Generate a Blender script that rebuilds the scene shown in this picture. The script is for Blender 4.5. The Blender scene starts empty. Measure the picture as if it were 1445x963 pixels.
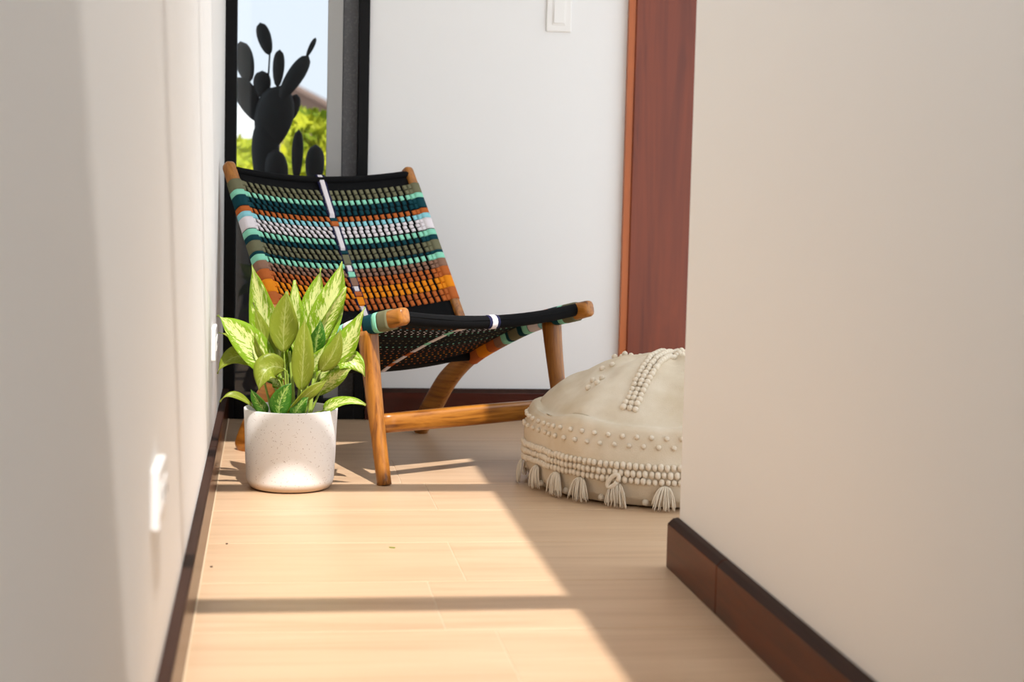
import bpy, bmesh, math, random
from mathutils import Vector, Matrix, noise
random.seed(7)
scene = bpy.context.scene
COL = scene.collection
PI = math.pi

# ------------------------------------------------------------------ camera, sky, sun, exposure
cam_data = bpy.data.cameras.new('camera')
cam = bpy.data.objects.new('camera', cam_data); COL.objects.link(cam)
right = Vector((0.9898362, -0.14021026, 0.02377771))
up = Vector((-0.01057902, 0.09413918, 0.99550284))
fwd = Vector((0.14181812, 0.98563629, -0.09169909))
cam.matrix_world = Matrix(((right.x, up.x, -fwd.x, 0), (right.y, up.y, -fwd.y, 0), (right.z, up.z, -fwd.z, 0.72), (0, 0, 0, 1)))
cam_data.sensor_width = 36.0
cam_data.lens = 2400.0 / 1445.0 * 36.0
cam_data.clip_start = 0.02; cam_data.clip_end = 400
cam_data.dof.use_dof = True
cam_data.dof.focus_distance = 4.05
cam_data.dof.aperture_fstop = 4.0
scene.camera = cam

world = bpy.data.worlds.new('sky'); scene.world = world; world.use_nodes = True
wn = world.node_tree.nodes; wl = world.node_tree.links
bg = wn['Background']; bg.inputs['Strength'].default_value = 1.3
wtc = wn.new('ShaderNodeTexCoord'); wsep = wn.new('ShaderNodeSeparateXYZ'); wr = wn.new('ShaderNodeValToRGB')
wl.new(wtc.outputs['Generated'], wsep.inputs[0]); wl.new(wsep.outputs['Z'], wr.inputs[0]); wl.new(wr.outputs[0], bg.inputs['Color'])
wr.color_ramp.elements[0].position = 0.0; wr.color_ramp.elements[0].color = (0.89, 0.94, 1.0, 1)
wr.color_ramp.elements[1].position = 0.6; wr.color_ramp.elements[1].color = (0.80, 0.89, 1.0, 1)

sun_data = bpy.data.lights.new('sun', 'SUN'); sun = bpy.data.objects.new('sun', sun_data); COL.objects.link(sun)
SUN_DIR = Vector((-0.105, 0.70, -1.0)).normalized()
sun.rotation_euler = SUN_DIR.to_track_quat('-Z', 'Y').to_euler()
sun.location = (1, -6, 9)
sun_data.energy = 3.9; sun_data.angle = math.radians(0.53); sun_data.color = (1.0, 0.955, 0.92)

scene.view_settings.view_transform = 'Standard'; scene.view_settings.look = 'None'
scene.view_settings.gamma = 1.0; scene.view_settings.use_curve_mapping = False
scene.view_settings.exposure = 0.5

# ------------------------------------------------------------------ helpers
def srgb(r, g, b):
    f = lambda c: (c / 255 / 12.92) if c / 255 <= 0.04045 else ((c / 255 + 0.055) / 1.055) ** 2.4
    return (f(r), f(g), f(b), 1)

class MB:
    def __init__(s): s.v = []; s.f = []; s.m = []; s.uv = None
    def box(s, a, b, mi=0):
        i = len(s.v); (x0, y0, z0), (x1, y1, z1) = a, b
        s.v += [(x0,y0,z0),(x1,y0,z0),(x1,y1,z0),(x0,y1,z0),(x0,y0,z1),(x1,y0,z1),(x1,y1,z1),(x0,y1,z1)]
        for q in ((0,3,2,1),(4,5,6,7),(0,1,5,4),(1,2,6,5),(2,3,7,6),(3,0,4,7)): s.f.append(tuple(i+k for k in q)); s.m.append(mi)
        return s
    def prism(s, prof, fn, a, b, mi=0):
        """closed profile [(p,q)] extruded between a and b, fn(p,q,t)->xyz"""
        i = len(s.v); n = len(prof)
        for t in (a, b):
            for p, q in prof: s.v.append(fn(p, q, t))
        for k in range(n): s.f.append((i+k, i+(k+1) % n, i+n+(k+1) % n, i+n+k)); s.m.append(mi)
        s.f.append(tuple(i+k for k in range(n-1, -1, -1))); s.f.append(tuple(i+n+k for k in range(n))); s.m += [mi, mi]
        return s
    def rings(s, rings, mi=0, caps=True, closed=True):
        i = len(s.v); n = len(rings[0])
        for r in rings: s.v += [tuple(p) for p in r]
        for j in range(len(rings)-1):
            for k in range(n if closed else n-1):
                a = i+j*n+k; b = i+j*n+(k+1) % n
                s.f.append((a, b, b+n, a+n)); s.m.append(mi)
        if caps:
            s.f.append(tuple(i+k for k in range(n-1, -1, -1))); s.f.append(tuple(i+(len(rings)-1)*n+k for k in range(n))); s.m += [mi, mi]
        return s
    def ball(s, c, r, mi=0, seg=8, rng=5, sq=(1,1,1)):
        R = []
        for j in range(rng+1):
            ph = PI*(j+0.02)/(rng+0.04)
            R.append([(c[0]+r*sq[0]*math.sin(ph)*math.cos(2*PI*k/seg), c[1]+r*sq[1]*math.sin(ph)*math.sin(2*PI*k/seg), c[2]+r*sq[2]*math.cos(ph)) for k in range(seg)])
        return s.rings(R, mi)
    def tube(s, pts, rad, mi=0, seg=6):
        pts = [Vector(p) for p in pts]; R = []
        for j, p in enumerate(pts):
            d = (pts[min(j+1, len(pts)-1)]-pts[max(j-1, 0)]).normalized()
            a = d.orthogonal().normalized() if j == 0 else (pa - d*pa.dot(d)).normalized()
            pa = a; b = d.cross(a); r = rad[j] if isinstance(rad, (list, tuple)) else rad
            R.append([p+a*r*math.cos(2*PI*k/seg)+b*r*math.sin(2*PI*k/seg) for k in range(seg)])
        return s.rings(R, mi)
    def mesh(s, name, mats, smooth=False):
        me = bpy.data.meshes.new(name); me.from_pydata([tuple(v) for v in s.v], [], s.f)
        for m in (mats if isinstance(mats, (list, tuple)) else [mats]): me.materials.append(m)
        me.polygons.foreach_set('material_index', s.m)
        if s.uv:
            ul = me.uv_layers.new(name='leaf_uv')
            for l in me.loops: ul.data[l.index].uv = s.uv[l.vertex_index]
        me.update()
        bm = bmesh.new(); bm.from_mesh(me); bmesh.ops.recalc_face_normals(bm, faces=bm.faces); bm.to_mesh(me); bm.free()
        if smooth: me.polygons.foreach_set('use_smooth', [True]*len(me.polygons))
        return me
    def build(s, name, mats, parent=None, smooth=False, bevel=0, subsurf=0):
        o = bpy.data.objects.new(name, s.mesh(name, mats, smooth)); COL.objects.link(o)
        if parent: o.parent = parent
        if bevel:
            b = o.modifiers.new('bevel', 'BEVEL'); b.width = bevel; b.segments = 2; b.limit_method = 'ANGLE'
        if subsurf:
            b = o.modifiers.new('subsurf', 'SUBSURF'); b.levels = subsurf; b.render_levels = subsurf
        return o

def inst(name, me, parent, loc=(0,0,0), rot=(0,0,0), scale=1):
    o = bpy.data.objects.new(name, me); COL.objects.link(o); o.parent = parent
    o.location = loc; o.rotation_euler = rot; o.scale = (scale,)*3 if not isinstance(scale, (tuple, list)) else scale
    return o
def tag(o, label, cat, group=None):
    o['label'] = label; o['category'] = cat
    if group: o['group'] = group
    return o
def empty(name, loc, rz=0):
    o = bpy.data.objects.new(name, None); COL.objects.link(o); o.location = loc; o.rotation_euler = (0,0,rz); o.empty_display_size = 0.1
    return o
def struct(o): o['kind'] = 'structure'; return o

# ------------------------------------------------------------------ materials
def new_mat(name, color, rough=0.5, spec=0.5):
    m = bpy.data.materials.new(name); m.use_nodes = True
    b = m.node_tree.nodes['Principled BSDF']
    b.inputs['Base Color'].default_value = color; b.inputs['Roughness'].default_value = rough
    b.inputs['Specular IOR Level'].default_value = spec
    return m
def nd(m, t, **kw):
    n = m.node_tree.nodes.new(t)
    for k, v in kw.items(): setattr(n, k, v)
    return n
def lk(m, a, b): m.node_tree.links.new(a, b)
def bsdf(m): return m.node_tree.nodes['Principled BSDF']
def coords(m, scale, kind='Object'):
    t = nd(m, 'ShaderNodeTexCoord'); mp = nd(m, 'ShaderNodeMapping'); mp.inputs['Scale'].default_value = scale
    lk(m, t.outputs[kind], mp.inputs['Vector']); return mp.outputs['Vector']
def ramp(m, fac, stops):
    r = nd(m, 'ShaderNodeValToRGB'); e = r.color_ramp.elements
    while len(e) < len(stops): e.new(0.5)
    for k, (p, c) in enumerate(stops): e[k].position = p; e[k].color = c
    lk(m, fac, r.inputs['Fac']); return r.outputs['Color']
def noise_tex(m, vec, scale, detail=4, rough=0.55, dist=0):
    n = nd(m, 'ShaderNodeTexNoise'); n.inputs['Scale'].default_value = scale; n.inputs['Detail'].default_value = detail
    n.inputs['Roughness'].default_value = rough; n.inputs['Distortion'].default_value = dist
    if vec is not None: lk(m, vec, n.inputs['Vector'])
    return n.outputs['Fac']
def bump(m, h, strength, dist=0.002):
    b = nd(m, 'ShaderNodeBump'); b.inputs['Strength'].default_value = strength; b.inputs['Distance'].default_value = dist
    lk(m, h, b.inputs['Height']); lk(m, b.outputs['Normal'], bsdf(m).inputs['Normal'])
def mixc(m, fac, a, b, mode='MIX'):
    x = nd(m, 'ShaderNodeMix', data_type='RGBA', blend_type=mode)
    for s, v in ((0, fac), (6, a), (7, b)):
        if isinstance(v, (int, float, tuple)): x.inputs[s].default_value = v
        else: lk(m, v, x.inputs[s])
    return x.outputs[2]

def wood(name, axis, dark, mid, light, rough=0.32, freq=1.0):
    m = new_mat(name, mid, rough)
    sc = [38*freq, 38*freq, 38*freq]; sc['xyz'.index(axis)] = 3.2*freq
    v = coords(m, sc)
    n1 = noise_tex(m, v, 1.0, 5, 0.6, 0.8)
    sc2 = [130*freq]*3; sc2['xyz'.index(axis)] = 6*freq
    n2 = noise_tex(m, coords(m, sc2), 1.0, 3, 0.5)
    c = ramp(m, n1, [(0.32, dark), (0.40, mid), (0.52, light), (0.60, mid), (0.66, dark), (0.72, light)])
    c2 = mixc(m, 0.35, c, ramp(m, n2, [(0.3, dark), (0.6, light)]))
    lk(m, c2, bsdf(m).inputs['Base Color']); bump(m, n2, 0.12, 0.001)
    return m

TK = (srgb(84, 42, 10), srgb(150, 90, 28), srgb(176, 114, 42))
teak_x, teak_y, teak_z = (wood('teak_'+a, a, *TK) for a in 'xyz')
RW = (srgb(40, 10, 5), srgb(60, 16, 9), srgb(74, 22, 12))
red_z = wood('red_wood_z', 'z', srgb(84, 32, 12), srgb(112, 46, 20), srgb(128, 56, 25), 0.4, 0.25)
lit_edge_z = wood('lit_edge_wood_z', 'z', srgb(150, 74, 26), srgb(172, 88, 34), srgb(184, 98, 40), 0.4, 0.25)  # casing wood in a brighter orange, painting in light on its edge
dark_y = wood('dark_wood_y', 'y', srgb(42, 17, 4), srgb(62, 27, 7), srgb(78, 36, 9), 0.24, 0.25)
bsdf(dark_y).inputs['Specular IOR Level'].default_value = 0.14
dark_yr = wood('dark_wood_right', 'y', srgb(50, 17, 1), srgb(76, 29, 2), srgb(96, 40, 4), 0.3, 0.25)
bsdf(dark_yr).inputs['IOR'].default_value = 1.22
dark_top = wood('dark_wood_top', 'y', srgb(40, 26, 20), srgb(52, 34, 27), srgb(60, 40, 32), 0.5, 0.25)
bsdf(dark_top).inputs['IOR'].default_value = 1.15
dark_z = wood('dark_wood_z', 'z', *RW, 0.4, 0.3)
dark_x = wood('dark_wood_x', 'x', *RW, 0.25, 0.4)

def plaster(name, c):
    m = new_mat(name, c, 0.75, 0.25); bump(m, noise_tex(m, coords(m, (1,1,1)), 90, 4), 0.06, 0.002); return m
wall_white = plaster('wall_paint', (0.83, 0.828, 0.817, 1))
wall_cream = plaster('wall_paint_cream', (0.86, 0.835, 0.793, 1))
ceil_white = plaster('ceiling_paint', (0.82, 0.81, 0.79, 1))
ext_grey = plaster('exterior_render', srgb(238, 237, 234))
conc = plaster('terrace_concrete', srgb(196, 194, 190))

oak = new_mat('oak_tile', srgb(205, 170, 128), 0.38, 0.4)
ov = coords(oak, (1.2, 16, 1)); oi = nd(oak, 'ShaderNodeObjectInfo')
oadd = nd(oak, 'ShaderNodeVectorMath', operation='ADD'); omul = nd(oak, 'ShaderNodeVectorMath', operation='SCALE'); omul.inputs['Scale'].default_value = 40
ocmb = nd(oak, 'ShaderNodeCombineXYZ')
for k in range(3): lk(oak, oi.outputs['Random'], ocmb.inputs[k])
lk(oak, ocmb.outputs[0], omul.inputs[0]); lk(oak, ov, oadd.inputs[0]); lk(oak, omul.outputs[0], oadd.inputs[1])
on = noise_tex(oak, oadd.outputs[0], 1.6, 6, 0.6, 0.6)
oc = ramp(oak, on, [(0.25, srgb(188, 154, 120)), (0.5, srgb(201, 168, 134)), (0.75, srgb(209, 178, 145))])
lk(oak, oc, bsdf(oak).inputs['Base Color']); bump(oak, on, 0.05, 0.001)
grout = new_mat('grout', srgb(214, 196, 170), 0.8)
bead = new_mat('sealant', srgb(206, 182, 150), 0.6)

black_metal = new_mat('black_aluminium', srgb(7, 7, 8), 0.5, 0.2)
grey_metal = new_mat('dusty_grey_aluminium', srgb(78, 78, 80), 0.55)
gv = noise_tex(grey_metal, coords(grey_metal, (1,1,1)), 160, 2)
lk(grey_metal, ramp(grey_metal, gv, [(0.5, srgb(88, 88, 90)), (0.85, srgb(116, 116, 118))]), bsdf(grey_metal).inputs['Base Color'])
pale_metal = new_mat('pale_aluminium', srgb(168, 167, 164), 0.5)
glass = new_mat('window_glass', (0.54, 0.57, 0.59, 1), 0.0, 0.25)
gb = bsdf(glass); gb.inputs['Transmission Weight'].default_value = 1.0; gb.inputs['IOR'].default_value = 1.45
plastic = new_mat('white_plastic', srgb(236, 234, 230), 0.35)
plastic_dk = new_mat('socket_slot', srgb(60, 58, 56), 0.5)

def cord(name, c):
    m = new_mat(name, c, 0.85, 0.15)
    bump(m, noise_tex(m, coords(m, (1,1,1)), 700, 2), 0.35, 0.001); return m
C_BLACK = cord('cord_black', srgb(7, 7, 8)); C_OLIVE = cord('cord_olive', srgb(112, 110, 84)); C_MINT = cord('cord_mint', srgb(142, 214, 184))
C_TEAL = cord('cord_teal', srgb(14, 62, 70)); C_RUST = cord('cord_rust', srgb(184, 98, 46)); C_BLUE = cord('cord_light_blue', srgb(142, 204, 212))
C_WHITE = cord('cord_white', srgb(226, 218, 220)); C_MAUVE = cord('cord_mauve', srgb(144, 108, 88)); C_ORANGE = cord('cord_orange', srgb(232, 138, 26))
C_NAVY = cord('cord_navy', srgb(36, 36, 66))
CORDS = [C_BLACK, C_OLIVE, C_MINT, C_TEAL, C_RUST, C_BLUE, C_WHITE, C_MAUVE, C_ORANGE, C_NAVY]

# ------------------------------------------------------------------ the room
XL, XR, YB, ZC = -0.134, 0.777, 5.13, 2.30
YC = 3.112                      # where the right-hand wall ends
floor = struct(MB().box((XL-0.1, -1.2, -0.12), (1.60, YB+0.1, -0.0012)).build('floor', grout))
plank_w = 0.336; row0 = 3.69 - 15*plank_w
meshes = {}
def plank_mesh(L, W):
    k = (round(L, 3), round(W, 3))
    if k not in meshes:
        mb = MB(); e = 0.0011
        mb.rings([[(0,0,-0.003),(L,0,-0.003),(L,W,-0.003),(0,W,-0.003)], [(0,0,-e),(L,0,-e),(L,W,-e),(0,W,-e)], [(e,e,0),(L-e,e,0),(L-e,W-e,0),(e,W-e,0)]])
        meshes[k] = mb.mesh('floor_plank', oak)
    return meshes[k]
for r in range(20):
    y0 = row0 + r*plank_w
    if y0 > YB: break
    w = min(plank_w, YB + 0.08 - y0) - 0.0010
    off = {12: 0.29, 13: 0.362, 14: 0.98, 15: 0.375}.get(r, (r*0.47) % 1.2)
    x = off - 1.2*math.ceil((off - (XL-0.02))/1.2)
    while x < 1.59:
        a = max(x, XL-0.02); b = min(x+1.2, 1.60)
        if b-a > 0.02: inst('floor_plank', plank_mesh(b-a-0.0010, w), floor, (a, y0, 0))
        x += 1.2

struct(MB().box((XL-0.22, -1.2, -0.1), (XL, YB+0.14, ZC+0.1)).build('wall_left', wall_cream))
WX1 = 0.289                      # window opening in the back wall runs from the left wall to here
wb = MB().box((WX1, YB, -0.1), (2.9, YB+0.14, ZC+0.1)); wb.box((XL, YB, 2.12), (WX1, YB+0.14, ZC+0.1))
wall_back = struct(wb.build('wall_back', wall_white))
added_door = struct(MB().box((XL, -1.24, 0), (XR, -1.2, 2.1)).build('added_dark_door', dark_z, bevel=0.003))  # unseen, added behind the camera to keep reflections in the window glass dark
MB().ball((0.70, -1.17, 1.0), 0.03, seg=12, rng=8).build('added_door_knob', black_metal, added_door, smooth=True)
struct(MB().box((XL, -1.24, 2.1), (XR, -1.2, ZC)).build('added_end_wall', wall_white))  # unseen, closes the passage end above the added door
struct(MB().box((XR, -0.15, -0.1), (XR+0.14, YC, ZC+0.1)).build('wall_right', wall_cream, bevel=0.004))

# ceiling with the long rooflight over the passage
SY0, SY1 = 0.19, 3.06
cb = MB().box((XL-0.2, SY1, ZC), (1.57, YB+0.55, ZC+0.05)); cb.box((XR, -1.2, ZC), (1.57, SY1, ZC+0.05)); cb.box((XL-0.2, -1.2, ZC), (XR, SY0, ZC+0.05))
struct(cb.build('ceiling', ceil_white))
rl = struct(MB().box((XL-0.05, SY0-0.03, ZC), (XL, SY1+0.03, ZC+0.05)).build('trim_rooflight', black_metal))
for yb_ in (1.23, 2.34):
    MB().box((XL, yb_-0.035, ZC), (XR, yb_+0.035, ZC+0.04)).build('glazing_bar', black_metal, rl)

# baseboards: bevelled top
def base_prof(flat): return [(0, 0), (0.018, 0), (0.018, 0.088), (0.016, 0.092), (0, 0.093)] if flat else [(0, 0), (0.021, 0), (0.021, 0.084), (0.011, 0.094), (0, 0.096)]
def baseboard(name, fn, pieces, mat):
    root = None
    for a, b in pieces:
        mb = MB().prism(base_prof(name == 'baseboard_left'), fn, a, b); mb.m[2] = mb.m[3] = 1
        o = mb.build(name if root is None else 'baseboard_piece', [mat, dark_top], root, bevel=0.0012)
        if root is None: root = struct(o)
    return root
bbl = baseboard('baseboard_left', lambda p, q, t: (XL+p, t, q), [(-1.2, 1.3985), (1.40, 3.9985), (4.0, YB)], dark_y)
MB().prism([(0.0178, 0), (0.0205, 0), (0.0178, 0.003)], lambda p, q, t: (XL+p, t, q), -1.2, YB).build('sealant_bead', bead, bbl)
baseboard('baseboard_right', lambda p, q, t: (XR-p, t, q), [(2.758, YC+0.006), (-0.15, 2.7555)], dark_yr)
baseboard('baseboard_back', lambda p, q, t: (t, YB-p, q), [(WX1+0.002, 1.072)], dark_x)

# wooden door casing on the back wall
cs = struct(MB().box((1.0895, YB-0.030, 0), (1.32, YB, 2.2)).build('trim_1', red_z, bevel=0.004))
MB().box((1.0695, YB-0.024, 0), (1.0895, YB, 2.2)).build('lit_casing_edge', lit_edge_z, cs)  # light on the casing's left edge, put into this strip's colour
MB().box((1.32, YB-0.02, 0), (1.58, YB-0.002, 2.12)).build('door_panel', red_z, cs, bevel=0.003)

# window (full-height glazed panel beside the back wall)
win = struct(MB().box((XL, YB-0.012, 0), (-0.100, YB+0.07, 2.12)).build('window_1', black_metal, bevel=0.002))
MB().box((0.258, YB-0.012, 0), (WX1, YB+0.07, 2.12)).build('window_frame', black_metal, win, bevel=0.002)
MB().box((-0.100, YB-0.012, 2.07), (0.258, YB+0.07, 2.12)).build('window_frame', black_metal, win, bevel=0.002)
MB().box((-0.100, YB-0.012, 0), (0.258, YB+0.07, 0.06)).build('window_sill', black_metal, win, bevel=0.002)
MB().box((0.212, YB+0.03, 0.06), (0.258, YB+0.068, 2.07)).build('sliding_stile', grey_metal, win, bevel=0.002)
MB().box((0.166, YB+0.022, 0.06), (0.211, YB+0.040, 2.07)).build('sliding_stile', pale_metal, win, bevel=0.002)
MB().box((-0.100, YB+0.044, 0.06), (0.212, YB+0.050, 2.07)).build('window_pane', glass, win)

# ------------------------------------------------------------------ switches and sockets
def plate(name, loc, rz, w, h, label, cat, kind):
    e = tag(empty(name, loc, rz), label, cat)
    t = 0.011 if kind == 'socket' else 0.007
    MB().box((-w/2, -t, -h/2), (w/2, 0, h/2)).build('cover_plate', plastic, e, bevel=0.003)
    if kind == 'switch':
        MB().box((-0.0205, -t-0.0012, -0.040), (0.0205, -t+0.001, 0.040)).build('rocker_frame', plastic, e, bevel=0.001)
        MB().prism([(-t, -0.034), (-t-0.0055, -0.034), (-t-0.0025, 0.034), (-t, 0.034)], lambda p, q, x: (x, p, q), -0.0165, 0.0165).build('rocker', plastic, e, bevel=0.0008)
    else:
        for s in (-1, 1):
            o = MB().box((s*0.027-0.016, -t-0.002, -0.017), (s*0.027+0.016, -t+0.001, 0.017)).build('socket_face', plastic, e, bevel=0.002)
            sl = MB()
            for dx in (-0.006, 0.006): sl.box((s*0.027+dx-0.0012, -t-0.0026, -0.004), (s*0.027+dx+0.0012, -t-0.0018, 0.006))
            sl.build('slots', plastic_dk, o)
    return e
plate('light_switch', (0.857, YB, 1.241), 0, 0.076, 0.118, 'white rocker light switch on the back wall', 'light switch', 'switch')
plate('wall_socket', (XL, 2.053, 0.342), PI/2, 0.115, 0.074, 'white socket plate on bare wall, casting a long shadow downwards', 'wall socket', 'socket')
plate('wall_socket', (XL, 4.125, 0.325), PI/2, 0.115, 0.080, 'white socket plate on the wall behind the plant leaves', 'wall socket', 'socket')

# ------------------------------------------------------------------ lounge chair
W2 = 0.2975
A33 = math.radians(33)
chair = tag(empty('lounge_chair', (0.277+W2*math.cos(A33), 4.0+W2*math.sin(A33), 0), A33),
            'low teak lounge chair woven with striped multicolour cord, beside the potted plant', 'chair')
def sect(c, T, hx, hn, p=3.2, n=16):
    """superellipse section at c=(x,y,z): half-width hx across (x), hn along the in-plane normal of tangent T"""
    N = Vector((0, -T.z, T.y)); out = []
    for k in range(n):
        a = 2*PI*k/n; ca, sa = math.cos(a), math.sin(a)
        out.append(Vector(c) + Vector((1,0,0))*hx*math.copysign(abs(ca)**(2/p), ca) + N*hn*math.copysign(abs(sa)**(2/p), sa))
    return out
def catmull(pts, n):
    out = []
    for i in range(len(pts)-1):
        p0, p1, p2, p3 = pts[max(i-1,0)], pts[i], pts[i+1], pts[min(i+2, len(pts)-1)]
        for k in range(n):
            t = k/n
            out.append(tuple(0.5*((2*b)+(c-a)*t+(2*a-5*b+4*c-d)*t*t+(3*b-a-3*c+d)*t**3) for a, b, c, d in zip(p0, p1, p2, p3)))
    out.append(tuple(pts[-1])); return out
class Path:
    """side-view path: points (y, z, half height, half thickness)"""
    def __init__(s, pts, n=8):
        s.p = catmull(pts, n); s.L = [0]
        for a, b in zip(s.p, s.p[1:]): s.L.append(s.L[-1]+math.hypot(b[0]-a[0], b[1]-a[1]))
    def at(s, d):
        d = min(max(d, 0), s.L[-1])
        for i in range(len(s.p)-1):
            if d <= s.L[i+1] or i == len(s.p)-2:
                t = (d-s.L[i])/max(1e-9, s.L[i+1]-s.L[i]); a, b = s.p[i], s.p[i+1]
                q = [u+(v-u)*t for u, v in zip(a, b)]
                lo, hi = s.p[max(i-1, 0)], s.p[min(i+2, len(s.p)-1)]
                T = Vector((0, hi[0]-lo[0], hi[1]-lo[1])).normalized(); return q, T
    def sweep(s, x, d0, d1, grow=0, step=0.012, round_ends=False, p=3.2):
        n = max(2, int((d1-d0)/step)+1); R = []
        ds = [d0+(d1-d0)*k/(n-1) for k in range(n)]
        if round_ends:
            ds = [d0, d0+0.003, d0+0.008] + [d for d in ds if d0+0.012 < d < d1-0.012] + [d1-0.008, d1-0.003, d1]
        for k, d in enumerate(ds):
            q, T = s.at(d); f = 1
            if round_ends:
                e = min(d-d0, d1-d); f = 0.74 if e < 0.001 else 0.9 if e < 0.005 else 0.98 if e < 0.01 else 1
            R.append(sect((x, q[0], q[1]), T, (q[3]+grow)*f, (q[2]+grow)*f, p))
        return MB().rings(R)
rail = Path([(-0.070, 0.410, 0.021, 0.016), (0.0, 0.393, 0.022, 0.017), (0.07, 0.377, 0.021, 0.016), (0.13, 0.361, 0.021, 0.015), (0.20, 0.335, 0.020, 0.015), (0.30, 0.292, 0.020, 0.015),
             (0.385, 0.252, 0.022, 0.015), (0.455, 0.208, 0.027, 0.015), (0.512, 0.158, 0.032, 0.015), (0.560, 0.098, 0.034, 0.015), (0.604, 0.045, 0.031, 0.015), (0.634, 0.0, 0.027, 0.014)])
post = Path([(0.712, 0.757, 0.0165, 0.0145), (0.640, 0.640, 0.017, 0.0145), (0.545, 0.485, 0.017, 0.0145), (0.465, 0.355, 0.017, 0.0145), (0.400, 0.250, 0.017, 0.014)])
legp = Path([(0.000, 0.0, 0.0165, 0.0155), (0.030, 0.13, 0.0175, 0.0165), (0.060, 0.27, 0.021, 0.0195), (0.076, 0.362, 0.026, 0.021)])
BANDS = [(0, .086, 1), (.086, .129, 2), (.129, .215, 3), (.215, .221, 0), (.221, .264, 4), (.264, .307, 5), (.307, .40, 6), (.40, .406, 0), (.406, .454, 2), (.454, .497, 3), (.497, .583, 1), (.583, .607, 3), (.607, .656, 2), (.656, .724, 7), (.724, .804, 4), (.804, .902, 8), (.902, 1.0, 4)]
P0, P1 = 0.056, 0.430            # weave extent along the post
R0, R1 = 0.052, 0.500            # weave extent along the seat rail
for sx in (-1, 1):
    x = sx*W2
    rail.sweep(x, 0, rail.L[-1], round_ends=True).build('seat_rail', teak_y, chair, smooth=True)
    post.sweep(x, 0, post.L[-1], round_ends=True, p=4).build('back_post', teak_z, chair, smooth=True)
    legp.sweep(x, 0, legp.L[-1], round_ends=False, p=2.9).build('front_leg', teak_z, chair, smooth=True, bevel=0)
    for a, b, mi in BANDS:
        post.sweep(x, P0+(P1-P0)*a, P0+(P1-P0)*b, grow=0.0022 if mi else 0.0016, step=0.006, p=3.2).build('cord_wrap', CORDS[mi], chair, smooth=True)
        d0, d1 = R0+(R1-R0)*a, R0+(R1-R0)*b
        rail.sweep(x, d0, d1, grow=0.003 if mi else 0.0022, step=0.006).build('cord_wrap', CORDS[mi], chair, smooth=True)
# front stretcher, a little fuller towards the middle, and a rear one
def bar(y, z, hy, hz, x0, x1, mat, name):
    R = []
    for k in range(17):
        x = x0+(x1-x0)*k/16; f = 1+0.10*math.sin(PI*k/16)
        R.append([(x, y+hy*f*math.copysign(abs(math.cos(a))**0.6, math.cos(a)), z+hz*f*math.copysign(abs(math.sin(a))**0.6, math.sin(a))) for a in (2*PI*j/14 for j in range(14))])
    return MB().rings(R).build(name, mat, chair, smooth=True)
bar(0.032, 0.143, 0.015, 0.0228, -W2+0.012, W2-0.012, teak_x, 'front_stretcher')
bar(0.395, 0.244, 0.010, 0.012, -W2+0.01, W2-0.01, C_BLACK, 'rear_bar')

# woven back: t across (-1..1), d along the post
HW = W2-0.010
def back_pt(t, d, off=0):
    q, T = post.at(min(max(d, 0), post.L[-1])); N = Vector((0, -T.z, T.y))   # in-plane normal
    if N.y > 0: N = -N                                                          # towards the sitter
    k = 1-t*t
    return Vector((t*HW, q[0], q[1])) + N*(0.010-0.030*k*(0.75+0.25*math.sin(PI*min(1, max(0, d/post.L[-1])))) + off) + Vector((0, 0, -0.010*k))
def seat_pt(t, d, off=0):
    q, T = rail.at(d); N = Vector((0, -T.z, T.y))
    if N.z > 0: N = -N                                                          # downwards
    k = 1-t*t
    return Vector((t*HW, q[0], q[1])) + N*(-0.004+0.022*k+off)
def sheet(fn, d0, d1, nt, ndd, off, th):
    R = []
    for j in range(ndd+1):
        d = d0+(d1-d0)*j/ndd
        R.append([fn(-1+2*k/nt, d, off) for k in range(nt+1)] + [fn(1-2*k/nt, d, off-th) for k in range(nt+1)])
    return MB().rings(R)
sheet(back_pt, 0.010, P1+0.115, 24, 26, -0.004, 0.004).build('woven_backrest', C_BLACK, chair, smooth=True)
sheet(seat_pt, 0.03, R1+0.03, 24, 22, 0.000, 0.004).build('woven_seat', C_BLACK, chair, smooth=True)
# black rolled edges
def roll(fn, d, r, name, n=40, dr=0):
    R = []
    for k in range(n+1):
        t = -1+2*k/n; c = fn(t, d, dr)
        R.append([c+Vector((0, r*math.cos(a), r*math.sin(a))) for a in (2*PI*j/12 for j in range(12))])
    return MB().rings(R).build(name, C_BLACK, chair, smooth=True)
roll(back_pt, 0.022, 0.0095, 'top_roll', dr=-0.004)
fr_ = roll(seat_pt, 0.046, 0.0165, 'front_roll')
def roll_band(t0, t1, mat, r):
    R = []
    for k in range(5):
        t = t0+(t1-t0)*k/4; c = seat_pt(t, 0.046)
        R.append([c+Vector((0, r*math.cos(a), r*math.sin(a))) for a in (2*PI*j/12 for j in range(12))])
    return MB().rings(R).build('stripe_band', mat, fr_, smooth=True)
roll_band(-0.058, 0.058, C_NAVY, 0.0172); roll_band(-0.028, 0.028, C_WHITE, 0.0178)

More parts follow.
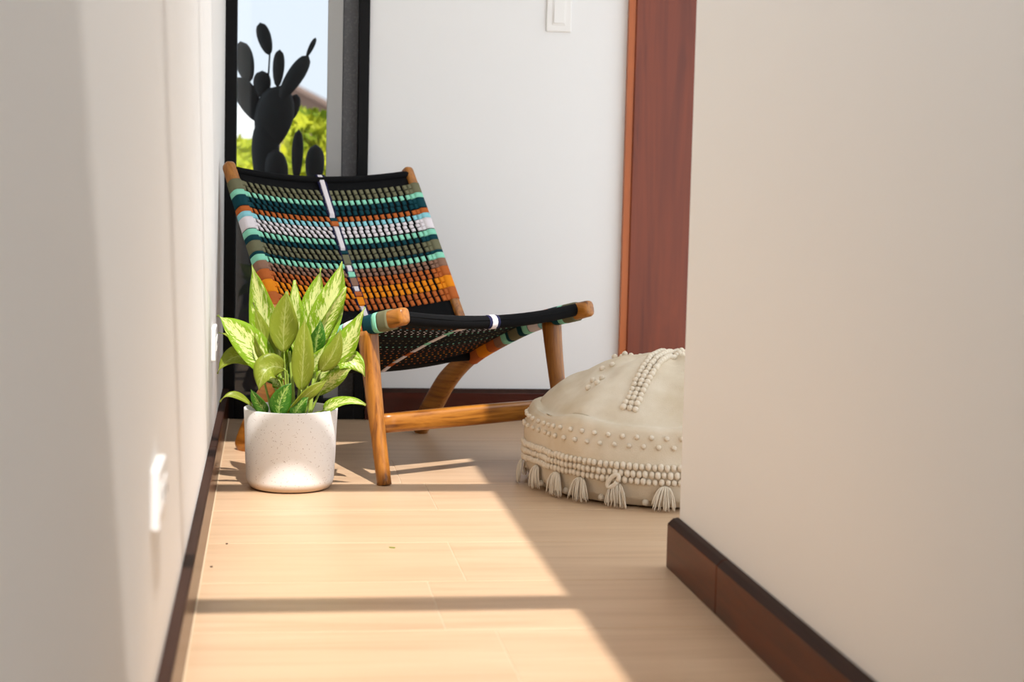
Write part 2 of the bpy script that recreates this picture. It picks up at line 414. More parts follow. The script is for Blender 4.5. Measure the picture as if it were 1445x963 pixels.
ROWS = [1,1,2,3,3,4,5,6,6,6,2,3,1,1,3,2,7,7,4,4,8,8,4,4]
def row_edges():
    out = []
    for a, b, mi in BANDS:
        if mi == 0: continue
        n = {1: 2, 3: 2, 6: 3, 7: 2, 8: 2}.get(mi, 1)
        if mi == 3 and b-a < 0.06: n = 1
        if mi == 4 and b-a > 0.06: n = 2
        for k in range(n): out.append((a+(b-a)*k/n, a+(b-a)*(k+1)/n, mi))
    return out
def stitch(mb, fn, t0, t1, d0, d1, h, mi, shear, dd):
    """a small pillow of cord on the sheet"""
    i = len(mb.v); e = 0.09
    P = []
    for (u, w, o) in ((0,0,-0.001),(1,0,-0.001),(1,1,-0.001),(0,1,-0.001),(e,e,h),(1-e,e,h),(1-e,1-e,h),(e,1-e,h)):
        P.append(fn(t0+(t1-t0)*u+shear*(w-0.5), d0+(d1-d0)*w+dd*(u-0.5), o))
    mb.v += [tuple(p) for p in P]
    for q in ((4,5,6,7),(0,1,5,4),(1,2,6,5),(2,3,7,6),(3,0,4,7)): mb.f.append(tuple(i+k for k in q)); mb.m.append(mi)
NC = 27
mb = MB()
for r, (a, b, mi) in enumerate(row_edges()):
    d0, d1 = P0+(P1-P0)*a, P0+(P1-P0)*b
    for c in range(NC):
        tc = -0.955+1.91*(c+0.5)/NC; pt = 1.91/NC
        if abs(tc) < 0.035: continue
        tc += pt*(0.16*((r % 2)*2-1) if tc < 0 else 0.06*((r % 2)*2-1))
        stitch(mb, back_pt, tc-pt*0.285, tc+pt*0.285, d0+0.0008, d1-0.0008, 0.0022, mi, 0.013 if tc < 0 else 0.006, 0.0025 if tc < 0 else -0.001)
    # cord ends run together near the posts
    for s in (-1, 1): stitch(mb, back_pt, s*0.945, s*1.03, d0, d1, 0.003, mi, 0, 0)
o = mb.build('weave_stitches', CORDS, chair); o['kind'] = 'stuff'
mb = MB()
# white and navy tape woven down the middle
STR = [(-0.13, .235, 6), (.235, .262, 3), (.262, .30, 4), (.30, .505, 6), (.505, .535, 3), (.535, .625, 1), (.625, .68, 6), (.68, .728, 2), (.728, .80, 7), (.80, .845, 6), (.845, .885, 4), (.885, .96, 8), (.96, 1.16, 6)]
for a, b, mi in STR:
    w = 0.030 if mi == 6 else 0.045
    stitch(mb, back_pt, -w, w, P0+(P1-P0)*a, P0+(P1-P0)*b, 0.0045, mi, 0, 0)
for s in (-1, 1):
    for a, b in ((-0.13, 0.22), (0.30, 0.62), (0.63, 1.16)):
        n = 6
        for k in range(n):
            stitch(mb, back_pt, s*0.040-0.009, s*0.040+0.009, P0+(P1-P0)*(a+(b-a)*k/n), P0+(P1-P0)*(a+(b-a)*(k+1)/n), 0.0040, 9, 0, 0)
mb.build('centre_tape', CORDS, chair)
# seat seen from beneath: small glimpses of the coloured cord, and the tape
mb = MB()
for r, (a, b, mi) in enumerate(row_edges()):
    d0, d1 = R0+(R1-R0)*a, R0+(R1-R0)*b; dm = (d0+d1)/2
    for c in range(NC):
        tc = -0.93+1.86*(c+0.5)/NC; pt = 1.86/NC
        if abs(tc) < 0.05: continue
        tc += pt*0.25*(r % 2)
        stitch(mb, seat_pt, tc-pt*0.14, tc+pt*0.14, dm-0.0013, dm+0.0013, 0.0010, mi, 0, 0)
        stitch(mb, lambda t, d, of=0: seat_pt(t, d, -of-0.004), tc-pt*0.36, tc+pt*0.36, d0+0.001, d1-0.001, 0.0035, mi, 0.01, 0.004)
    for s in (-1, 1): stitch(mb, lambda t, d, of=0: seat_pt(t, d, -of-0.004), s*0.945, s*1.03, d0, d1, 0.003, mi, 0, 0)
o = mb.build('seat_stitches', CORDS, chair); o['kind'] = 'stuff'
mb = MB()
SS = [(-0.02, .34, 6), (.34, .40, 2), (.40, .56, 6), (.56, .60, 2), (.60, .74, 6), (.74, .80, 4), (.80, .93, 6), (.93, .98, 4), (.98, 1.06, 6)]
for a, b, mi in SS:
    stitch(mb, seat_pt, -0.026, 0.026, R0+(R1-R0)*a, R0+(R1-R0)*b, 0.0022, mi, 0, 0)
    stitch(mb, lambda t, d, of=0: seat_pt(t, d, -of-0.004), -0.03, 0.03, R0+(R1-R0)*a, R0+(R1-R0)*b, 0.0045, mi, 0, 0)
mb.build('seat_tape', CORDS, chair)

# ------------------------------------------------------------------ potted plant
plant = tag(empty('potted_plant', (0.054, 3.975, 0)), 'leafy variegated green houseplant in a white speckled pot on the floor', 'houseplant')
potm = new_mat('speckled_ceramic', srgb(232, 229, 224), 0.55, 0.35)
vo = nd(potm, 'ShaderNodeTexVoronoi'); vo.inputs['Scale'].default_value = 330; pv = coords(potm, (1,1,1)); lk(potm, pv, vo.inputs['Vector'])
msk = nd(potm, 'ShaderNodeMath', operation='GREATER_THAN'); lk(potm, noise_tex(potm, pv, 150, 1), msk.inputs[0]); msk.inputs[1].default_value = 0.60
spk = nd(potm, 'ShaderNodeMath', operation='LESS_THAN'); lk(potm, vo.outputs['Distance'], spk.inputs[0]); spk.inputs[1].default_value = 0.26
both = nd(potm, 'ShaderNodeMath', operation='MULTIPLY'); lk(potm, msk.outputs[0], both.inputs[0]); lk(potm, spk.outputs[0], both.inputs[1])
pc = mixc(potm, both.outputs[0], srgb(233, 230, 226), srgb(146, 122, 102))
sx_ = nd(potm, 'ShaderNodeSeparateXYZ'); lk(potm, pv, sx_.inputs[0])
foot = ramp(potm, sx_.outputs['Z'], [(0.010, (1,1,1,1)), (0.022, (0,0,0,1))])
lk(potm, mixc(potm, foot, pc, srgb(196, 172, 146)), bsdf(potm).inputs['Base Color'])
prof = [(0.0, 0.0), (0.080, 0.0), (0.092, 0.004), (0.099, 0.012), (0.102, 0.024), (0.1045, 0.07), (0.1065, 0.13), (0.109, 0.186), (0.1085, 0.1885), (0.106, 0.189), (0.1030, 0.187), (0.100, 0.12), (0.096, 0.03), (0.0, 0.03)]
MB().rings([[(r*math.cos(2*PI*k/64), r*math.sin(2*PI*k/64), z) for k in range(64)] for r, z in prof if r > 0] , caps=True).build('pot', potm, plant, smooth=True)
soil = new_mat('potting_soil', srgb(38, 28, 22), 0.95)
sb = MB(); R = []
for r in (0.1008, 0.08, 0.055, 0.03, 0.008):
    R.append([(r*math.cos(2*PI*k/32), r*math.sin(2*PI*k/32), 0.163+0.006*noise.noise(Vector((r*60*math.cos(2*PI*k/32), r*60*math.sin(2*PI*k/32), 3)))*(r < 0.1)) for k in range(32)])
R.insert(0, [(x, y, 0.15) for x, y, z in R[0]])
sb.rings(R).build('soil', soil, plant)

def leaf_mat(name, edge, mid, cream, amount, trans):
    m = new_mat(name, mid, 0.35, 0.4)
    uv = nd(m, 'ShaderNodeUVMap', uv_map='leaf_uv'); sp = nd(m, 'ShaderNodeSeparateXYZ'); lk(m, uv.outputs[0], sp.inputs[0])
    ab = nd(m, 'ShaderNodeMath', operation='ABSOLUTE'); lk(m, sp.outputs['X'], ab.inputs[0])
    # slanting flecks: stretch noise along the side veins
    sl = nd(m, 'ShaderNodeMath', operation='MULTIPLY_ADD'); lk(m, ab.outputs[0], sl.inputs[0]); sl.inputs[1].default_value = -0.30; lk(m, sp.outputs['Y'], sl.inputs[2])
    cb_ = nd(m, 'ShaderNodeCombineXYZ'); inf = nd(m, 'ShaderNodeObjectInfo')
    sgn = nd(m, 'ShaderNodeMath', operation='MULTIPLY'); lk(m, sp.outputs['X'], sgn.inputs[0]); sgn.inputs[1].default_value = 1.6
    s2 = nd(m, 'ShaderNodeMath', operation='MULTIPLY'); lk(m, sl.outputs[0], s2.inputs[0]); s2.inputs[1].default_value = 9.0
    s3 = nd(m, 'ShaderNodeMath', operation='MULTIPLY'); lk(m, inf.outputs['Random'], s3.inputs[0]); s3.inputs[1].default_value = 50
    lk(m, sgn.outputs[0], cb_.inputs[0]); lk(m, s2.outputs[0], cb_.inputs[1]); lk(m, s3.outputs[0], cb_.inputs[2])
    n = noise_tex(m, cb_.outputs[0], 2.1, 6, 0.68)
    f = nd(m, 'ShaderNodeMath', operation='MULTIPLY_ADD'); lk(m, ab.outputs[0], f.inputs[0]); f.inputs[1].default_value = -0.20; lk(m, n, f.inputs[2])
    c = ramp(m, f.outputs[0], [(0.10, edge), (0.26, mid), (0.475-amount*0.075, mid), (0.515-amount*0.075, cream), (0.7, cream)])
    # pale midrib
    rib = ramp(m, ab.outputs[0], [(0.02, (1,1,1,1)), (0.06, (0,0,0,1))])
    c2 = mixc(m, mixc(m, 0.45, (0,0,0,1), rib), c, srgb(214, 222, 150))
    lk(m, c2, bsdf(m).inputs['Base Color'])
    tr = nd(m, 'ShaderNodeBsdfTranslucent'); ms = nd(m, 'ShaderNodeMixShader'); ms.inputs[0].default_value = trans
    lk(m, mixc(m, 1.0, c2, (0.95, 1.0, 0.35, 1), 'MULTIPLY'), tr.inputs['Color'])
    lk(m, bsdf(m).outputs[0], ms.inputs[1]); lk(m, tr.outputs[0], ms.inputs[2]); lk(m, ms.outputs[0], m.node_tree.nodes['Material Output'].inputs['Surface'])
    bump(m, n, 0.15, 0.002)
    return m
L_VAR = leaf_mat('leaf_variegated', srgb(92, 142, 18), srgb(140, 174, 36), srgb(226, 230, 156), 1.0, 0.30)
L_OLV = leaf_mat('leaf_underside', srgb(118, 136, 30), srgb(146, 160, 48), srgb(172, 180, 84), 0.2, 0.42)
L_DRK = leaf_mat('leaf_deep_green', srgb(34, 84, 16), srgb(58, 112, 22), srgb(150, 182, 84), 0.1, 0.25)
stem_m = new_mat('petiole', srgb(150, 172, 70), 0.45)
def bez(p, t):
    p = [Vector(q) for q in p]
    while len(p) > 1: p = [a.lerp(b, t) for a, b in zip(p, p[1:])]
    return p[0]
def leaf(spine, width, mat, face=(0, -1, 0.25), fold=0.25, wav=0.05, root=None):
    fold = random.uniform(0.12, 0.5)
    """spine: control points base..tip in cm (x, y, z); width in cm"""
    sp = [Vector(q)*0.01 for q in spine]; face = Vector(face).normalized(); w = width*0.01/2
    NV, NU = 16, 6; mb = MB(); mb.uv = []
    L = sum(((bez(sp, (k+1)/20)-bez(sp, k/20)).length for k in range(20)))
    ph = random.random()*6; tw = random.uniform(-0.9, 0.9); bend = random.uniform(-0.05, 0.05)
    rings = []
    for j in range(NV+1):
        t = j/NV; c = bez(sp, t); d = (bez(sp, min(1, t+0.02))-bez(sp, max(0, t-0.02))).normalized()
        fc_ = Matrix.Rotation(tw*(t-0.35), 3, d) @ face
        s = d.cross(fc_); s = s.normalized() if s.length > 1e-4 else Vector((1,0,0)); nrm = s.cross(d).normalized()
        prof_ = (math.sin(PI*min(1, t**0.80))**0.85)*(1-0.25*t) if t < 1 else 0
        if t > 0.86: prof_ *= 0.25+0.75*((1-t)/0.14)
        hw = w*1.12*prof_+0.0006
        row = []
        for k in range(NU+1):
            u = -1+2*k/NU
            p = c + s*(hw*u + L*bend*math.sin(PI*t)) + nrm*(hw*fold*(abs(u)-0.4) + L*wav*math.sin(t*7+ph+u*1.5)*abs(u)*0.6)
            row.append(p); mb.uv.append((u, t))
        rings.append(row)
    mb.rings(rings, caps=False, closed=False)
    o = mb.build('leaf', mat, plant, smooth=True)
    so = o.modifiers.new('thickness', 'SOLIDIFY'); so.thickness = 0.0007
    # petiole from the crown in the soil to the leaf base
    b = sp[0]; r0 = Vector(root)*0.01 if root else Vector((b.x*0.45, b.y*0.5+0.005, 0.162))
    if r0.z > b.z: r0.z = 0.160
    d0 = (bez(sp, 0.06)-b).normalized()
    ctl = [r0, r0.lerp(b, 0.5)+Vector((0, 0, 0.01)), b-d0*min(0.02, (b-r0).length*0.3), b+d0*0.004]
    MB().tube([bez(ctl, k/7) for k in range(8)], [0.0032, 0.003, 0.0027, 0.0024, 0.0022, 0.002, 0.0018, 0.0014], seg=7).build('petiole', stem_m, o, smooth=True)
    return o
# (spine control points, width, material, facing)   units: cm from the pot's centre on the floor
LEAVES = [
 ([(-1.5, 2, 25), (-4.0, 3, 34), (-5.8, 2.5, 43), (-9.4, 2.0, 52.0)], 7.4, L_VAR, (-0.25, -1, 0.25)),
 ([(-1.8, -3.0, 32), (-2.2, -4.5, 38), (-1.6, -5.0, 42), (-1.3, -4.8, 46.4)], 6.6, L_OLV, (0.05, -1, 0.1)),
 ([(2.6, 1, 28), (2.2, 1.5, 36), (1.6, 1.5, 43), (0.5, 1.5, 48.6)], 4.4, L_VAR, (0.1, -1, 0.2)),
 ([(2.8, 3, 31), (4.2, 4, 38), (6.2, 4.5, 45), (6.6, 4.0, 51.4)], 5.6, L_VAR, (-0.3, -1, 0.3)),
 ([(4.6, 0.5, 30), (7.2, 1, 38), (10.2, 1.0, 45), (11.4, 0.5, 53.2)], 7.4, L_VAR, (-0.1, -1, 0.2)),
 ([(5.4, -1, 33), (7.4, -1.5, 38), (10.5, -2, 43), (12.2, -2.0, 47.5)], 4.4, L_VAR, (0.75, -1, 0.3)),
 ([(9.0, -2.0, 28), (11.5, -3, 34), (14.0, -4, 38), (16.8, -4.5, 43.0)], 5.6, L_VAR, (-0.45, -1, 0.35)),
 ([(6.0, 0, 25), (9.5, -2, 31.5), (14.5, -4, 32.5), (16.8, -5, 26.8)], 6.6, L_VAR, (-0.1, -0.85, 0.75)),
 ([(5.6, -1, 22), (8.0, -2.5, 24.5), (10.5, -4, 26.5), (13.6, -5, 28.6)], 4.6, L_VAR, (0.2, -0.8, -0.5)),
 ([(7.6, -4, 18.8), (9.0, -6, 20.5), (13.0, -7.5, 22.6), (17.0, -8.2, 20.6)], 3.2, L_VAR, (0.0, -0.8, 0.6)),
 ([(-3.6, -2, 26), (-8.0, -4, 32), (-13.0, -5, 37), (-17.0, -5, 40.6)], 8.0, L_VAR, (0.25, -0.9, 0.45)),
 ([(-9.0, 2, 32), (-12, 2, 34), (-15, 1.5, 35.5), (-16.8, 1, 36.2)], 2.0, L_OLV, (0, -0.6, 0.8)),
 ([(-5.0, 1, 28), (-9.0, 0, 33), (-15.0, -1, 33), (-16.9, -1.5, 26.8)], 5.2, L_OLV, (0.0, -0.9, 0.4)),
 ([(-3.0, -5, 26), (-6.0, -6.5, 29), (-8.0, -7.0, 33), (-8.6, -6.5, 36.8)], 2.8, L_OLV, (-0.9, -0.5, 0.2)),
 ([(-1.6, -5.5, 28.5), (-5.5, -8.5, 30.5), (-7.0, -9.5, 28.0), (-7.4, -9.5, 24.0)], 6.4, L_OLV, (-0.25, -1, 0.15)),
 ([(-2.4, -1.0, 26), (-5.2, -1.5, 31), (-7.2, -1.5, 37), (-9.0, -1.0, 43.4)], 4.0, L_OLV, (0.55, -1, 0.1)),
 ([(-8.6, -6, 19.6), (-11.5, -7, 22.4), (-14.5, -7.5, 23.6), (-16.2, -7.5, 21.0)], 1.8, L_OLV, (0, -0.6, 0.8)),
 ([(-5.6, -7, 18.2), (-7.0, -8, 20.0), (-8.2, -8.2, 22.0), (-9.2, -8.0, 24.0)], 3.2, L_DRK, (-0.5, -0.9, 0.3)),
 ([(-2.8, -8, 17.6), (-3.0, -9, 21), (-1.6, -9, 23.5), (-0.2, -8.5, 25.6)], 4.8, L_DRK, (0.1, -1, 0.2)),
 ([(2.2, -7.0, 23.5), (2.6, -8.5, 30), (2.8, -8.5, 35), (2.7, -7.5, 40.2)], 5.2, L_OLV, (-0.1, -1, 0.05)),
 ([(-1.0, -8.5, 18.0), (1.8, -9.5, 22.5), (4.6, -9.5, 24.5), (8.0, -9.0, 26.4)], 3.4, L_OLV, (0.35, -0.8, -0.5)),
 ([(6.4, -5.5, 28.0), (8.2, -7.5, 31), (10.0, -8.0, 34), (10.9, -7.5, 38.2)], 4.2, L_OLV, (-0.15, -1, 0.0)),
 ([(4.6, 1, 26), (7.0, 1.5, 29), (9.0, 1.0, 30.5), (11.5, 0.5, 31.0)], 4.6, L_OLV, (0.1, -0.8, -0.3)),
 ([(3.6, -3.0, 27), (5.0, -4.5, 29.5), (6.2, -5.0, 31.0), (7.6, -5.0, 34.0)], 3.2, L_VAR, (0.0, -1, 0.5)),
 ([(-0.5, 4, 24), (-0.8, 5.5, 30), (-1.2, 6.5, 37), (-2.2, 7.0, 44)], 5.0, L_DRK, (0, -1, 0.2)),
 ([(3.4, 4, 24), (4.4, 5.5, 30), (5.0, 6.0, 37), (4.2, 6.0, 43)], 5.0, L_DRK, (0.2, -1, 0.2)),
 ([(0.4, -8.6, 17.4), (1.2, -9.4, 19.5), (2.4, -9.6, 21.5), (3.8, -9.2, 22.4)], 3.4, L_DRK, (0.2, -1, 0.3)),
 ([(-4.2, 3, 24), (-6.0, 5, 28), (-7.5, 6, 31), (-9.5, 6.5, 33)], 4.2, L_DRK, (-0.1, -1, 0.3)),
 ([(5.2, -2.5, 31), (6.2, -4.0, 35), (6.6, -4.2, 37), (6.5, -4.0, 40)], 3.6, L_DRK, (0.2, -1, 0.1)),
 ([(-2.6, -2.5, 24), (-4.0, -4.0, 26), (-5.0, -4.5, 27), (-6.5, -4.5, 25)], 3.6, L_VAR, (0, -0.9, 0.5)),
]
for spn, wd, mt, fc in LEAVES: leaf(spn, wd, mt, fc)
for pts in ([(4.2, -4, 16.2), (4.4, -4.2, 21), (5.2, -3.6, 26), (5.6, -2.5, 31)], [(0.6, 0, 16.2), (0.5, 0, 22), (0.2, 0.4, 27), (-0.6, 1.0, 32)], [(-2.0, 1, 16.2), (-2.2, 1, 21), (-2.8, 1, 27)], [(2.6, 1.5, 16.2), (2.9, 1.5, 22), (3.4, 2, 28)]):
    p = [Vector(q)*0.01 for q in pts]
    MB().tube([bez(p, k/8) for k in range(9)], [0.0052-0.0002*k for k in range(9)], seg=9).build('stem', stem_m, plant, smooth=True)

# ------------------------------------------------------------------ pouf
pouf = tag(empty('floor_pouf', (0.972, 4.0, 0)), 'cream woven floor pouf with pompoms, braid and tassels, behind the wall corner', 'pouf')
wool = new_mat('cream_wool', srgb(214, 198, 174), 0.92, 0.1)
wv = coords(wool, (1,1,1)); wq = nd(wool, 'ShaderNodeTexChecker'); wq.inputs['Scale'].default_value = 520; lk(wool, wv, wq.inputs['Vector'])
wn_ = noise_tex(wool, wv, 420, 3); bump(wool, wn_, 0.5, 0.0015)
lk(wool, ramp(wool, noise_tex(wool, wv, 9, 4), [(0.3, srgb(206, 188, 160)), (0.7, srgb(224, 211, 190))]), bsdf(wool).inputs['Base Color'])
yarn = new_mat('cream_yarn', srgb(226, 212, 190), 0.95, 0.1)
bump(yarn, noise_tex(yarn, coords(yarn, (1,1,1)), 900, 2), 0.5, 0.001)
PROF = [(0.300, 0.0), (0.325, 0.006), (0.340, 0.025), (0.347, 0.055), (0.350, 0.09), (0.350, 0.125), (0.346, 0.155), (0.339, 0.178), (0.331, 0.188), (0.323, 0.1895), (0.316, 0.1896), (0.298, 0.209), (0.270, 0.232), (0.235, 0.256), (0.200, 0.277), (0.165, 0.296), (0.120, 0.309), (0.070, 0.315), (0.020, 0.316)]
PL = [0]
for a, b in zip(PROF, PROF[1:]): PL.append(PL[-1]+math.hypot(b[0]-a[0], b[1]-a[1]))
def pouf_pt(th, s, off=0):
    s = min(max(s, 0), PL[-1]-1e-6)
    for i in range(len(PROF)-1):
        if s <= PL[i+1]: break
    t = (s-PL[i])/(PL[i+1]-PL[i]); a, b = PROF[i], PROF[i+1]
    r = a[0]+(b[0]-a[0])*t; z = a[1]+(b[1]-a[1])*t
    d = Vector((b[0]-a[0], b[1]-a[1])).normalized(); nr, nz = d.y, -d.x
    lump = 0.016*noise.noise(Vector((2.2*math.cos(th), 2.2*math.sin(th), z*7)))*min(1, z/0.05) + 0.005*noise.noise(Vector((6*math.cos(th)*r/0.3, 6*math.sin(th)*r/0.3, z*18)))*min(1, z/0.05)
    off += lump
    return Vector(((r+nr*off)*math.cos(th), (r+nr*off)*math.sin(th), max(0.001, z+nz*off)))
def s_at_z(z):
    for i in range(len(PROF)-1):
        if PROF[i+1][1] >= z: return PL[i]+(z-PROF[i][1])/(PROF[i+1][1]-PROF[i][1])*(PL[i+1]-PL[i])
    return PL[-1]
def s_at_r(r):
    for i in range(9, len(PROF)-1):
        if PROF[i+1][0] <= r: return PL[i]+(PROF[i][0]-r)/(PROF[i][0]-PROF[i+1][0])*(PL[i+1]-PL[i])
    return PL[-1]
NS, NTH = 130, 160
MB().rings([[pouf_pt(2*PI*k/NTH, PL[-1]*j/NS) for k in range(NTH)] for j in range(NS+1)]).build('cover', wool, pouf, smooth=True)
# pompoms
pm = MB().ball((0,0,0), 1.0, seg=9, rng=6)
pm.v = [tuple(Vector(v)*(1+0.16*noise.noise(Vector(v)*2.3))) for v in pm.v]
pom = pm.mesh('pompom', yarn, True)
def pompom(p, r): inst('pompom', pom, pouf, p, (random.random()*6, random.random()*6, 0), (r, r, r*0.9))
nring = 64
for k in range(nring):
    th = 2*PI*(k+0.3)/nring
    pompom(pouf_pt(th, s_at_z(0.163), 0.003), 0.0062); pompom(pouf_pt(th+PI/nring, s_at_z(0.143), 0.003), 0.0062)
for k in range(40): pompom(pouf_pt(2*PI*(k+0.5)/40, s_at_z(0.020 if k % 2 else 0.034), 0.004), 0.0085)
# rows of chunky braid
def bobble_row(z, n, r, name):
    mb = MB()
    for k in range(n):
        th = 2*PI*(k+0.15*random.random())/n; p = pouf_pt(th, s_at_z(z)+random.uniform(-1, 1)*0.0008, 0.003)
        j = random.uniform(0.9, 1.12)
        mb.ball(p, r*j, seg=7, rng=5, sq=(0.95, 0.95, 1.12))
    o = mb.build(name, yarn, pouf, smooth=True); o['kind'] = 'stuff'
for z, n in ((0.099, 158), (0.083, 160), (0.067, 162)): bobble_row(z, n, 0.0074, 'braid_row')
# broad braid running over the top, flanked by paired pompoms
e_, l_ = Vector((0.55, 0.835)), Vector((0.835, -0.55))
def top_pt(along, lat, off):
    q = e_*along+l_*lat; r = q.length
    return pouf_pt(math.atan2(q.y, q.x), s_at_r(max(0.021, r)), off)
mb = MB()
for i in range(46):
    k = -0.285+0.0125*i
    for j in (-1, 0, 1):
        if abs(k)+0.0 > 0.29: continue
        mb.ball(top_pt(k+random.uniform(-1, 1)*0.0015, j*0.0135+random.uniform(-1, 1)*0.001, 0.003), 0.0078*random.uniform(0.9, 1.1), seg=7, rng=5)
o = mb.build('top_braid', yarn, pouf, smooth=True); o['kind'] = 'stuff'
for side in (-1, 1):
    for k in (-0.20, -0.172, -0.115, -0.03, 0.012, 0.07, 0.13, 0.19):
        for dl in (-0.011, 0.013): pompom(top_pt(k+random.uniform(-1, 1)*0.004, side*0.128+dl, 0.003), 0.0075)
# tassels
def tassel(th, z, L, spread, lean):
    mb = MB(); c = pouf_pt(th, s_at_z(z), 0.006); rad = Vector((math.cos(th), math.sin(th), 0)); tan = Vector((-math.sin(th), math.cos(th), 0))
    for k in range(40):
        a = random.uniform(-1, 1); o_ = random.uniform(0.2, 1)
        l = L*random.uniform(0.70, 1.12)*(1-0.10*a*a)
        end = c + tan*(a*spread+lean+random.gauss(0, 0.003)) + rad*(0.003+0.010*o_) + Vector((0, 0, -l))
        end.z = max(0.004, end.z)
        mid = c.lerp(end, 0.45) + rad*(0.009*o_) + tan*(a*spread*0.35) + Vector((0, 0, 0.009))
        st = c + tan*(a*spread*0.42) + rad*0.002*o_ - Vector((0, 0, 0.004*a*a))
        mb.tube([bez([st, mid, end+rad*0.002, end], q/5) for q in range(6)], [0.0011, 0.0012, 0.0013, 0.0013, 0.0011, 0.0006], seg=5)
    mb.build('tassel', yarn, pouf, smooth=True)
for k in range(23):
    tassel(2*PI*k/23+0.03+0.05*random.random(), 0.060, 0.052+0.004*random.random(), 0.027, random.uniform(-1, 1)*0.010)
# pull loop
th0 = math.radians(236)
mb = MB(); c = pouf_pt(th0, s_at_z(0.064), 0.012); tan = Vector((-math.sin(th0), math.cos(th0), 0))
mb.tube([c + tan*0.0125*math.cos(a)*0.8 + Vector((0, 0, 0.015*math.sin(a))) + tan*0.009*math.sin(a) for a in (2*PI*q/16 for q in range(17))], 0.0056, seg=8)
mb.build('pull_loop', yarn, pouf, smooth=True)

# ------------------------------------------------------------------ crumbs on the floor
leafbit = new_mat('dry_green', srgb(120, 140, 40), 0.7); crumbm = new_mat('dark_crumb', srgb(62, 40, 28), 0.8)
tag(MB().prism([(-0.006, 0), (-0.002, -0.0018), (0.005, -0.001), (0.006, 0.001), (0, 0.002)], lambda p, q, t: (0.246+p, 3.30+q-p*0.4, t), 0.0003, 0.0022).build('leaf_scrap', leafbit), 'tiny green leaf scrap lying on the sunlit floor', 'leaf scrap')
for x, y, r, lab in ((-0.077, 3.345, 0.0022, 'tiny dark crumb on the floor out from the baseboard'), (-0.100, 3.145, 0.0024, 'tiny dark crumb on the floor close to the baseboard')):
    tag(MB().ball((0, 0, r*0.6), r, seg=7, rng=4, sq=(1.2, 0.8, 0.62)).build('crumb', crumbm), lab, 'crumb').location = (x, y, 0)

# ------------------------------------------------------------------ outside the window
struct(MB().box((1.60, -8, -0.2), (14, YB+0.14, -0.004)).build('added_court_paving', conc))  # unseen unroofed court, added to bounce sun and sky into the back room
terrace = struct(MB().box((-14, YB+0.14, -0.2), (16, 60, -0.03)).build('ground_outside', conc))
struct(MB().box((0.215, YB+0.20, -0.03), (0.60, YB+0.42, 2.3)).build('wall_exterior', ext_grey))
# planter with prickly pears
plm = new_mat('charcoal_planter', srgb(20, 20, 20), 0.7)
pl = tag(empty('planter', (0.02, 5.78, -0.03)), 'long charcoal planter box standing outside the window', 'planter')
bx = MB(); bx.box((-0.55, -0.17, 0), (0.55, -0.14, 0.66)); bx.box((-0.55, 0.14, 0), (0.55, 0.17, 0.66)); bx.box((-0.55, -0.14, 0), (-0.52, 0.14, 0.66)); bx.box((0.52, -0.14, 0), (0.55, 0.14, 0.66)); bx.box((-0.52, -0.14, 0), (0.52, 0.14, 0.03))
bx.build('trough', plm, pl); MB().box((-0.52, -0.14, 0.03), (0.52, 0.14, 0.655)).build('soil', soil, pl)
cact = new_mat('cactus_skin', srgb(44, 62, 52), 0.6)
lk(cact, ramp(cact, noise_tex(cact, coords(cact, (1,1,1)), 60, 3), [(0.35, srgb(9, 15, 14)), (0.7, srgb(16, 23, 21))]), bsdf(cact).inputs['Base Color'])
def pad(parent, px, py, rx, ry, tilt, dy=0.0):
    """pad centred px, py (cm right of / above the reference), half sizes in cm, tilt in degrees to the right"""
    th = math.radians(tilt); R = []; n = 20
    for j in range(13):
        v = -1+2*j/12; w = math.sqrt(max(0, 1-v*v))*(1+0.16*v)
        w = max(w, 0.03); ring = []
        for k in range(n):
            a = 2*PI*k/n; X = rx*w*math.cos(a); Yy = min(1.6, rx*0.35)*w**0.6*math.sin(a); Z = ry*v
            ring.append(((px+X*math.cos(th)+Z*math.sin(th))*0.01, (dy+Yy)*0.01, (py-X*math.sin(th)+Z*math.cos(th))*0.01))
        R.append(ring)
    return MB().rings(R).build('cactus_pad', cact, parent, smooth=True)
def CP(x, y): return ((x-386)*0.242, (265-y)*0.242)
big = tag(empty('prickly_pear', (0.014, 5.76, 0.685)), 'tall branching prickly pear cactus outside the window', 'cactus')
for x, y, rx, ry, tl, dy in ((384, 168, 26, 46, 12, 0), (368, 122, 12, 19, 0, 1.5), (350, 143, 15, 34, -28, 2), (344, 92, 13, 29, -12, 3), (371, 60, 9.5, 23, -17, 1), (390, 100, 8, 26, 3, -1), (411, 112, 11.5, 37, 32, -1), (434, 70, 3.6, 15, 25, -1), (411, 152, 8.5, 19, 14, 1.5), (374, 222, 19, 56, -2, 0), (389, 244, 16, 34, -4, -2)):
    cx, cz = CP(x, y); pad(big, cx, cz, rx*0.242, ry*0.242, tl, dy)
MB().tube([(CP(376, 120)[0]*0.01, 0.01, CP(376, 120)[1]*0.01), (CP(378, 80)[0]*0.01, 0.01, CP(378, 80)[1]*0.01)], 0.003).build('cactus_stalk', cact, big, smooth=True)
MB().tube([(CP(382, 270)[0]*0.01, 0, CP(382, 270)[1]*0.01), (0, 0, -0.048)], 0.02, seg=10).build('cactus_trunk', cact, big, smooth=True)
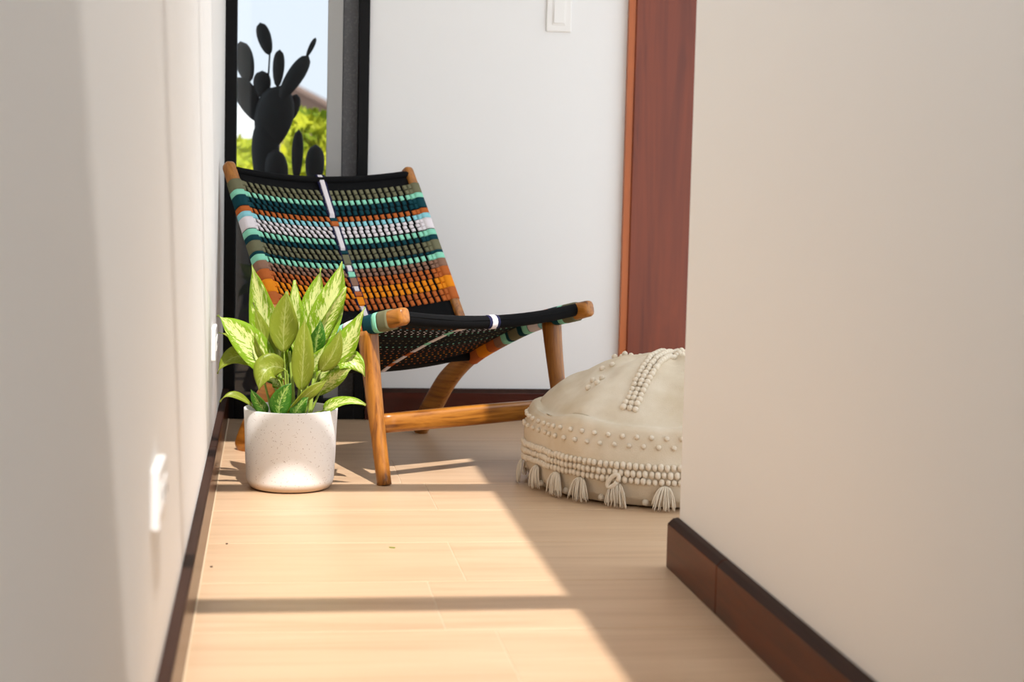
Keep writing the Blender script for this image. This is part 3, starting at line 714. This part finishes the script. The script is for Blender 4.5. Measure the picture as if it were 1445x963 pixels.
for nm, x, y, rx, ry, lab in (('cactus', 417, 218, 8, 36, 'slim upright cactus pad in the planter outside, beside the prickly pear'), ('cactus', 441, 232, 13, 30, 'short broad oval cactus pad in the planter outside, beside the grey wall')):
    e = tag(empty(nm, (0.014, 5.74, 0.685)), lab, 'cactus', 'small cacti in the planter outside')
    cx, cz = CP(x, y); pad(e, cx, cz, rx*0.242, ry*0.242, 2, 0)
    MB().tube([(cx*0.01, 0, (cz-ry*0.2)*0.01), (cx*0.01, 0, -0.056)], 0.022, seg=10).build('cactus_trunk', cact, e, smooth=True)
# hedge
def hedge(name, x0, x1, y, z1, label, seed, ca, cb2):
    rnd = random.Random(seed)
    m = new_mat(name+'_leaves', ca, 0.6, 0.2)
    lk(m, ramp(m, noise_tex(m, coords(m, (1,1,1)), 5, 4), [(0.35, cb2), (0.62, ca)]), bsdf(m).inputs['Base Color'])
    e = tag(empty(name, ((x0+x1)/2, y, -0.03)), label, 'hedge'); cx = (x0+x1)/2
    core = MB(); NX = 30
    for_r = []
    for j in range(9):
        a = PI*j/8
        for_r.append([(x0-cx+(x1-x0)*k/NX, -0.42*math.cos(a)*(0.9+0.1*math.sin(k*1.7)), (z1-0.12)*math.sin(a)**0.35*(1+0.03*math.sin(k*2.1))) for k in range(NX+1)])
    core.rings(for_r, caps=False, closed=False).build('hedge_core', m, e)
    lv = MB()
    for k in range(5200):
        x = rnd.uniform(x0, x1)-cx; a = rnd.uniform(0.0, PI*0.62); bz_ = 1+0.06*noise.noise(Vector((x*3, a*2, seed)))
        p = Vector((x, -0.46*math.cos(a)*bz_, max(0.02, (z1-0.06)*math.sin(a)**0.35*bz_)))
        d = Vector((rnd.uniform(-1, 1), rnd.uniform(-1, 0.3), rnd.uniform(-0.6, 1))).normalized(); s = d.orthogonal().normalized(); L = rnd.uniform(0.04, 0.075)
        i = len(lv.v); lv.v += [tuple(p), tuple(p+d*L*0.5+s*L*0.3), tuple(p+d*L), tuple(p+d*L*0.5-s*L*0.3)]; lv.f.append((i, i+1, i+2, i+3)); lv.m.append(0)
    o = lv.build('hedge_leaves', m, e); o['kind'] = 'stuff'
hedge('clipped_hedge', -1.4, 0.0, 9.4, 0.95, 'low clipped hedge outside, behind the prickly pear', 3, srgb(226, 222, 50), srgb(176, 190, 60))
hedge('leafy_hedge', 0.06, 1.9, 8.2, 1.10, 'taller leafy yellow-green hedge outside by the grey wall', 5, srgb(232, 226, 60), srgb(120, 142, 36))
# house far behind
hs = tag(empty('house', (0.2, 45, -0.03)), 'distant white house with a low brown tiled roof beyond the hedges', 'house')
hw_ = new_mat('house_render', srgb(236, 234, 230), 0.8); rf = new_mat('roof_tiles', srgb(150, 124, 110), 0.8)
bump(rf, noise_tex(rf, coords(rf, (1,1,1)), 12, 2), 0.5, 0.05)
MB().box((-4.6, 0, 0), (-0.35, 6, 2.62)).build('house_wall', hw_, hs)
MB().box((-0.35, 0.3, 0), (4.2, 6, 1.2)).build('house_wall', hw_, hs)
MB().prism([(-0.3, 1.2), (5.0, 0.95), (0.2, 3.2), (-0.3, 3.0)], lambda p, q, t: (p, t, q), 0.05, 5.9).build('roof_hip', rf, hs)
for s in (1,):
    MB().prism([(0.2, 3.16), (0.2, 3.30), (0.2+s*5.4, 3.30-5.4*0.48), (0.2+s*5.4, 3.16-5.4*0.48)], lambda p, q, t: (p, t, q), -0.5, 6.5).build('roof_slope', rf, hs)
